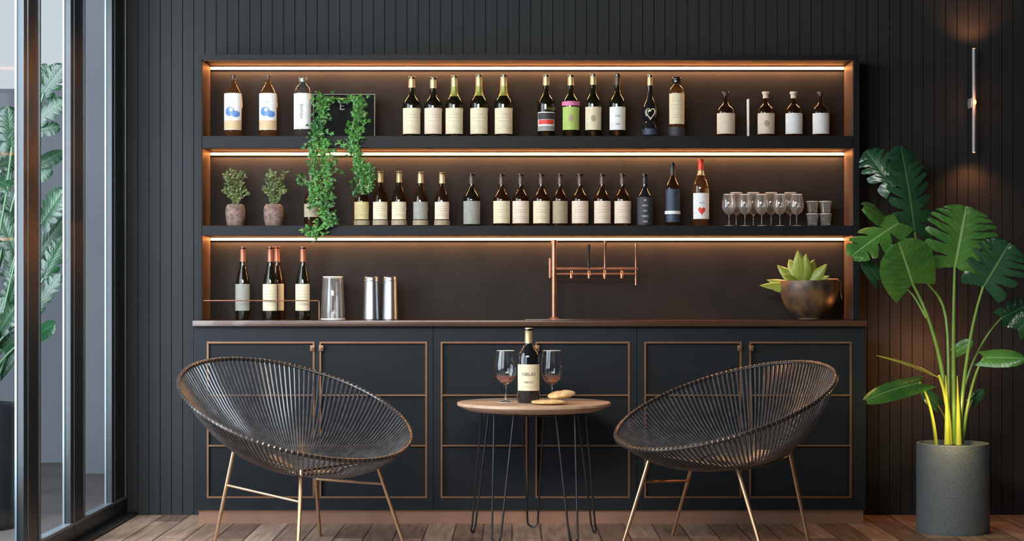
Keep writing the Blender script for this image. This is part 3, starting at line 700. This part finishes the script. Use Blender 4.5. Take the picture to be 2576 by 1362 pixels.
# glasses on shelf
def wineglass(loc,sc,label,group,wine=False):
    t=thing('wine_glass',label,'glass',loc,group)
    o=[(0,0),(.036,0),(.0365,.0012),(.02,.003),(.006,.006),(.0036,.012),(.0034,.07),(.006,.078),(.022,.086),(.040,.103),(.0505,.128),(.0525,.148),(.050,.175),(.045,.203),(.0405,.227)]
    th=.0016 if wine else .0026
    inn=[(r-th,z) for r,z in o[::-1][:7]]+[(.018,.0875),(0,.082)]
    key=('wg',sc)
    if key not in cache: cache[key]=MB().lathe([(r*sc,z*sc) for r,z in o+inn],32).build('bowl_and_stem','glass' if wine else 'crystal',t,local=True,ang=60)
    else: inst('bowl_and_stem',cache[key].data,t)
    key=('wr',sc)
    if key not in cache:
        m=MB();q_=[2*PI*i/32 for i in range(32)]
        m.tube([(.0400*sc*math.cos(q),.0400*sc*math.sin(q),.2275*sc) for q in q_],.0009,6,closed=True)
        m.tube([(.0362*sc*math.cos(q),.0362*sc*math.sin(q),.0012*sc) for q in q_],.0008,6,closed=True)
        cache[key]=m.build('edge_glint','spark',t,local=True)  # thin pale tubes stand in for highlights on rim and foot
    else: inst('edge_glint',cache[key].data,t)
    if wine:
        MB().lathe([(0,.0823),(.0165,.0878),(.0375,.1037),(.0455,.1175),(0,.1175)],32).build('wine','rose',t,local=True)
    return t
gl=[(1834,8.15),(1852,8.25),(1874,8.15),(1895,8.25),(1916,8.15),(1940,8.25),(1962,8.15),(1988,8.25),(2004,8.15)]
for i,(px,Yg) in enumerate(gl):
    wineglass((X_(px,Yg),Yg,Z2+.0005),.66 if i%2==0 else .72,'small clear stemmed glass on the middle shelf, %s from the left of the cluster'%(['first','second','third','fourth','fifth','sixth','seventh','eighth','ninth'][i]),'stemmed glasses on the middle shelf')
for ci,px in enumerate((2044,2077)):
    for lv in range(2):
        Yg=8.18;t=thing('tumbler','clear tumbler, %s one of the %s stack at the shelf end'%(('lower','upper')[lv],('left','right')[ci]),'glass',(X_(px,Yg),Yg,Z2+.0005+lv*.060),'stacked tumblers on the middle shelf')
        MB().lathe([(0,0),(.020,0),(.022,.002),(.0285,.052),(.030,.058),(.0275,.058),(.0255,.052),(.020,.010),(0,.009)],28).build('cup','crystal',t,local=True)
        MB().lathe([(.0285,.056),(.0303,.057),(.0303,.059),(.0285,.0592)],28).build('rim_band','spark',t,local=True)  # pale ring painted in for the highlight on the rim

# ---------------------------------------------------------------- table
yt_=7.6;kt=yt_/F;tx=X_(1343,yt_);tz=Z_(1012,yt_)
TB=thing('round_table','small round oak-topped side table with thin black wire legs','table',(tx,yt_,0))
RT=.34
MB().lathe([(0,tz),(RT-.003,tz),(RT,tz-.003),(RT,tz-.012),(RT-.004,tz-.016),(RT-.05,tz-.036),(RT-.06,tz-.038),(0,tz-.038)],96,(tx,yt_,0)).build('tabletop','twood',TB)
rt,rb=.225,.285
# five hairpin legs: two rods that meet in a rounded foot
for i in range(5):
    a=2*PI*i/5+.32
    rad=Vector((math.cos(a),math.sin(a),0));tg=Vector((-math.sin(a),math.cos(a),0));o=Vector((tx,yt_,0))
    up=Vector((0,0,1));wt=.052;wb=.024
    P=[o+rad*rt-tg*wt+up*(tz-.038)]
    P+= [o+rad*(rb-.004)-tg*wb+up*.035]
    P+= [o+rad*rb+tg*(-wb*math.cos(q))+up*(.026-.0215*math.sin(q)) for q in [PI*j/6 for j in range(7)]]
    P+= [o+rad*(rb-.004)+tg*wb+up*.035, o+rad*rt+tg*wt+up*(tz-.038)]
    MB().tube(P,.0045,8).build('leg','black',TB)
MB().tube([(tx+(rt-.01)*math.cos(q),yt_+(rt-.01)*math.sin(q),tz-.044) for q in [2*PI*i/48 for i in range(48)]],.006,8,closed=True).build('top_ring','black',TB)
bottle(1330,822,1009,58,'bord','black_b','goldcap',.80,'cream',(912,978),7.55,tz,'dark wine bottle with cream label and pale gold neck on the round table',None,'big')
wineglass((X_(1272,7.58),7.58,tz+.0005),1,'wine glass with a little rose wine, left of the table bottle','wine glasses on the round table',True)
wineglass((X_(1388,7.58),7.58,tz+.0005),1,'wine glass with a little rose wine, right of the table bottle','wine glasses on the round table',True)
def bun(px,py,Y,rx,ry,rz,zc,label,rot=0,tiltz=0):
    m=MB();pr=[];vs=[];fs=[];A=24;B=12
    for i in range(B+1):
        ph=PI*i/B
        for j in range(A):
            q=2*PI*j/A
            x=math.sin(ph)*math.cos(q);y=math.sin(ph)*math.sin(q);z=math.cos(ph)
            sc=1+.05*math.sin(7*x+2*z)
            X=rx*x*sc;Yv=ry*y*sc;Zv=rz*(z if z>0 else z*.7)-.12*rz*math.exp(-(x*5)**2)*(z>0)
            X,Zv=X*math.cos(tiltz)-Zv*math.sin(tiltz),X*math.sin(tiltz)+Zv*math.cos(tiltz)
            X,Yv=X*math.cos(rot)-Yv*math.sin(rot),X*math.sin(rot)+Yv*math.cos(rot)
            vs.append((X,Yv,Zv))
    for i in range(B):
        for j in range(A): fs.append((i*A+j,(i+1)*A+j,(i+1)*A+(j+1)%A,i*A+(j+1)%A))
    m.add(vs,fs);o=m.build('bread_roll','bread',ang=80);o.location=(X_(px,Y),Y,zc);return tag(o,label,'bread')
bun(1380,1006,7.40,.078,.045,.014,tz+.0105,'flat golden bread lying at the front of the round table')
bun(1412,994,7.44,.062,.040,.023,tz+.0385,'larger glossy bread roll resting on the flat bread',.2,.12)

# ---------------------------------------------------------------- chairs
def chair(cpx,cpy,Rr,slx,sly,hub,feet_c,fr_,fa,tops,label,stretch):
    Y0=7.2
    c=at(cpx,cpy,Y0);t=thing('cord_lounge_chair',label,'chair',(feet_c,Y0,0),'cord lounge chairs')
    N=136
    def rim(q,s=1.0):
        x=Rr*math.cos(q)*s;y=Rr*math.sin(q)*s
        return Vector((c.x+x,Y0+y,c.z+slx*x+sly*y))
    MB().tube([rim(2*PI*i/96) for i in range(96)],.0085,10,closed=True).build('rim','rim',t)
    rm=MB()
    # thin cord wraps around the rim tube where every cord is tied
    for i in range(N):
        a=rim(2*PI*(i-.12)/N);b_=rim(2*PI*(i+.12)/N);rm.tube([a,b_],.0097,8)
    rm.build('cord_wrap','cord',t)
    hc=at(hub[0],hub[1],Y0);hr=.15
    def hubp(q,s=1.0):
        x=hr*math.cos(q)*s;y=hr*math.sin(q)*s
        return Vector((hc.x+x,Y0+y,hc.z+.45*(slx*x+sly*y)))
    w=MB()
    for i in range(N):
        q=2*PI*i/N;a=rim(q);b_=hubp(q)
        P=[]
        for j in range(6):
            u=j/5;p=a.lerp(b_,u);out=Vector((math.cos(q),math.sin(q),0));p=p+Vector((0,0,-.035*math.sin(PI*u)))+out*(.02*math.sin(PI*u));P.append(p)
        w.tube(P,.0045,6)
    w.build('cord_weave','cord',t)
    s=MB()
    for r_ in range(11): s.tube([hubp(2*PI*i/36,(r_+1)/11)+Vector((0,0,-.002*(9-r_))) for i in range(36)],.0075 if r_<10 else .010,6,closed=True)
    s.build('seat_coil','cord',t)
    # lower support hoop
    MB().tube([hubp(2*PI*i/48,1.25)+Vector((0,0,.012)) for i in range(48)],.006,8,closed=True).build('support_hoop','rim',t)
    feet=[];tp=[]
    for i in range(4):
        q=fa[i];feet.append(Vector((feet_c+fr_*math.cos(q),Y0+fr_*math.sin(q),.0)))
        tp.append(at(*tops[i]))
    for i in range(4):
        f=feet[i]+Vector((0,0,.0005));MB().tube([tp[i],f+Vector((0,0,.004)),f],[.009,.0075,.007],10).build('leg','gold',t)
    order=[0,2,3,1]  # ring order
    for i in range(4):
        a=tp[order[i]];b_=tp[order[(i+1)%4]]
        MB().tube([a,b_],.006,8).build('seat_rail','rim',t)
    for i,j,u in stretch:
        a=tp[i].lerp(feet[i],u);b_=tp[j].lerp(feet[j],u);MB().tube([a,b_],.006,8).build('stretcher','gold',t)
    # short struts tying the rail to the seat hub
    for i in range(4):
        h=hubp(math.atan2(tp[i].y-Y0,tp[i].x-hc.x),1.0);MB().tube([tp[i],h],.005,8).build('strut','rim',t)
    return t
# legs order: 0 left,1 back,2 front,3 right
chair(744,1025,.483,-.277,.278,(752,1172),X_(778,7.2),.402,[PI,PI/2,-PI/2,0],
      [(588,1138,7.2),(790,1152,7.45),(758,1185,6.97),(945,1158,7.2)],
      'round dark cord lounge chair on gold legs, left of the round table near the window',[(0,2,.34),(1,3,.27)])
a0=math.radians(19.4)
chair(1824,1018,.458,.30,.206,(1870,1160),X_(1802,7.2),.437,[PI+a0,PI/2+a0,-PI/2+a0,a0],
      [(1637,1145,7.1),(1745,1158,7.42),(1855,1180,6.98),(1985,1132,7.3)],
      'round dark cord lounge chair on gold legs, right of the round table near the planter',[(0,1,.27)])

# ---------------------------------------------------------------- sconce
ys=8.27;sx=X_(2450,ys)
WS=thing('wall_sconce','slim vertical metal wall lamp glowing up and down on the right wall','lamp',(sx,8.335,Z_(258,ys)))
MB().tube([(sx,ys,Z_(123,ys)),(sx,ys,Z_(383,ys))],.0085,16).build('tube','sconce',WS)
MB().box(sx-.012,sx+.012,ys+.006,8.34,Z_(270,ys),Z_(246,ys),.002).build('mount','sconce',WS)
MB().lathe([(0,0),(.006,0),(.006,.002),(0,.002)],16,(sx,ys,Z_(123,ys)+.0003)).build('lamp_end','ember',WS)
MB().lathe([(0,0),(.006,0),(.006,.002),(0,.002)],16,(sx,ys,Z_(383,ys)-.0023)).build('lamp_end','ember',WS)
MB().lathe([(0,0),(.007,.002),(.009,.012),(.007,.022),(0,.024)],14,(sx,ys-.011,Z_(258,ys)-.012)).build('flare_glow','ember',WS)  # glowing bead put in for the lens flare at mid tube

# ---------------------------------------------------------------- lights
def area(loc,target,sx_,sy_,e,col,spread=180,name='area_lamp'):
    L=bpy.data.lights.new(name,'AREA');L.shape='RECTANGLE';L.size=sx_;L.size_y=sy_;L.energy=e;L.color=col;L.spread=math.radians(spread)
    o=bpy.data.objects.new(name,L);C.objects.link(o);o.location=loc
    d=Vector(target)-Vector(loc);o.rotation_euler=d.to_track_quat('-Z','Y').to_euler();return o
def spot(loc,target,e,col,ang=60,blend=.8,size=.01):
    L=bpy.data.lights.new('spot_lamp','SPOT');L.energy=e;L.color=col;L.spot_size=math.radians(ang);L.spot_blend=blend;L.shadow_soft_size=size
    o=bpy.data.objects.new('spot_lamp',L);C.objects.link(o);o.location=loc
    d=Vector(target)-Vector(loc);o.rotation_euler=d.to_track_quat('-Z','Y').to_euler();return o
def point(loc,e,col,size=.02):
    L=bpy.data.lights.new('point_lamp','POINT');L.energy=e;L.color=col;L.shadow_soft_size=size
    o=bpy.data.objects.new('point_lamp',L);C.objects.link(o);o.location=loc;return o
# daylight through the glass wall
area((-2.5,4.6,1.9),(0,7.8,.9),3.2,2.6,125,(.84,.92,1))
area((-2.25,6.7,1.5),(-.6,8.3,1.2),1.1,2.4,125,(.84,.92,1))
# added front fill, unseen, brightening the labels and chairs
area((-.75,3.8,2.72),(-.20,8.0,1.1),2.0,1.0,60,(1,.94,.86),spread=95)
# the led strips' light
for zz in LZ:
    o=area(((ix0+ix1)/2,8.303,zz-.0042),((ix0+ix1)/2,8.303+.30,zz-1),ix1-ix0-.02,.006,18,(1,.53,.23),name='strip_lamp')
orange=(1,.36,.13)
spot((sx,ys-.04,Z_(105,ys)),(sx,8.34,Z_(105,ys)+.22),3.0,orange,125,size=.03)
spot((sx,ys-.04,Z_(402,ys)),(sx,8.34,Z_(402,ys)-.30),3.2,orange,125,size=.03)
point((sx,ys-.05,Z_(258,ys)),.3,orange,.01)  # added lamp for the wall glow around the flare
point((X_(2340,8.2),8.12,Z_(890,8.2)),5.0,orange,.05)
point((X_(2392,7.55),7.55,ph+.14),2.4,(1,.74,.26),.02)
spot((X_(1720,8.1),8.12,SH2[0]-.03),(X_(1720,8.1),8.10,.95),5.0,orange,95)
spot((1.75,5.6,2.7),(2.0,7.7,1.05),30,(1,.96,.88),34,size=.12)  # added unseen spot that brightens the monstera leaves
W=bpy.data.worlds.new('World');SC.world=W;W.use_nodes=True
bg=W.node_tree.nodes['Background'];bg.inputs[0].default_value=(.84,.89,.92,1);bg.inputs[1].default_value=.9

# ---------------------------------------------------------------- camera
cam=bpy.data.cameras.new('Camera');cam.sensor_width=36;cam.sensor_fit='HORIZONTAL';cam.lens=F/2576*36
cam.shift_y=(VY-681)/2576
co=bpy.data.objects.new('Camera',cam);C.objects.link(co);co.location=(0,0,H);co.rotation_euler=(PI/2,0,0);SC.camera=co
SC.view_settings.view_transform='Standard'
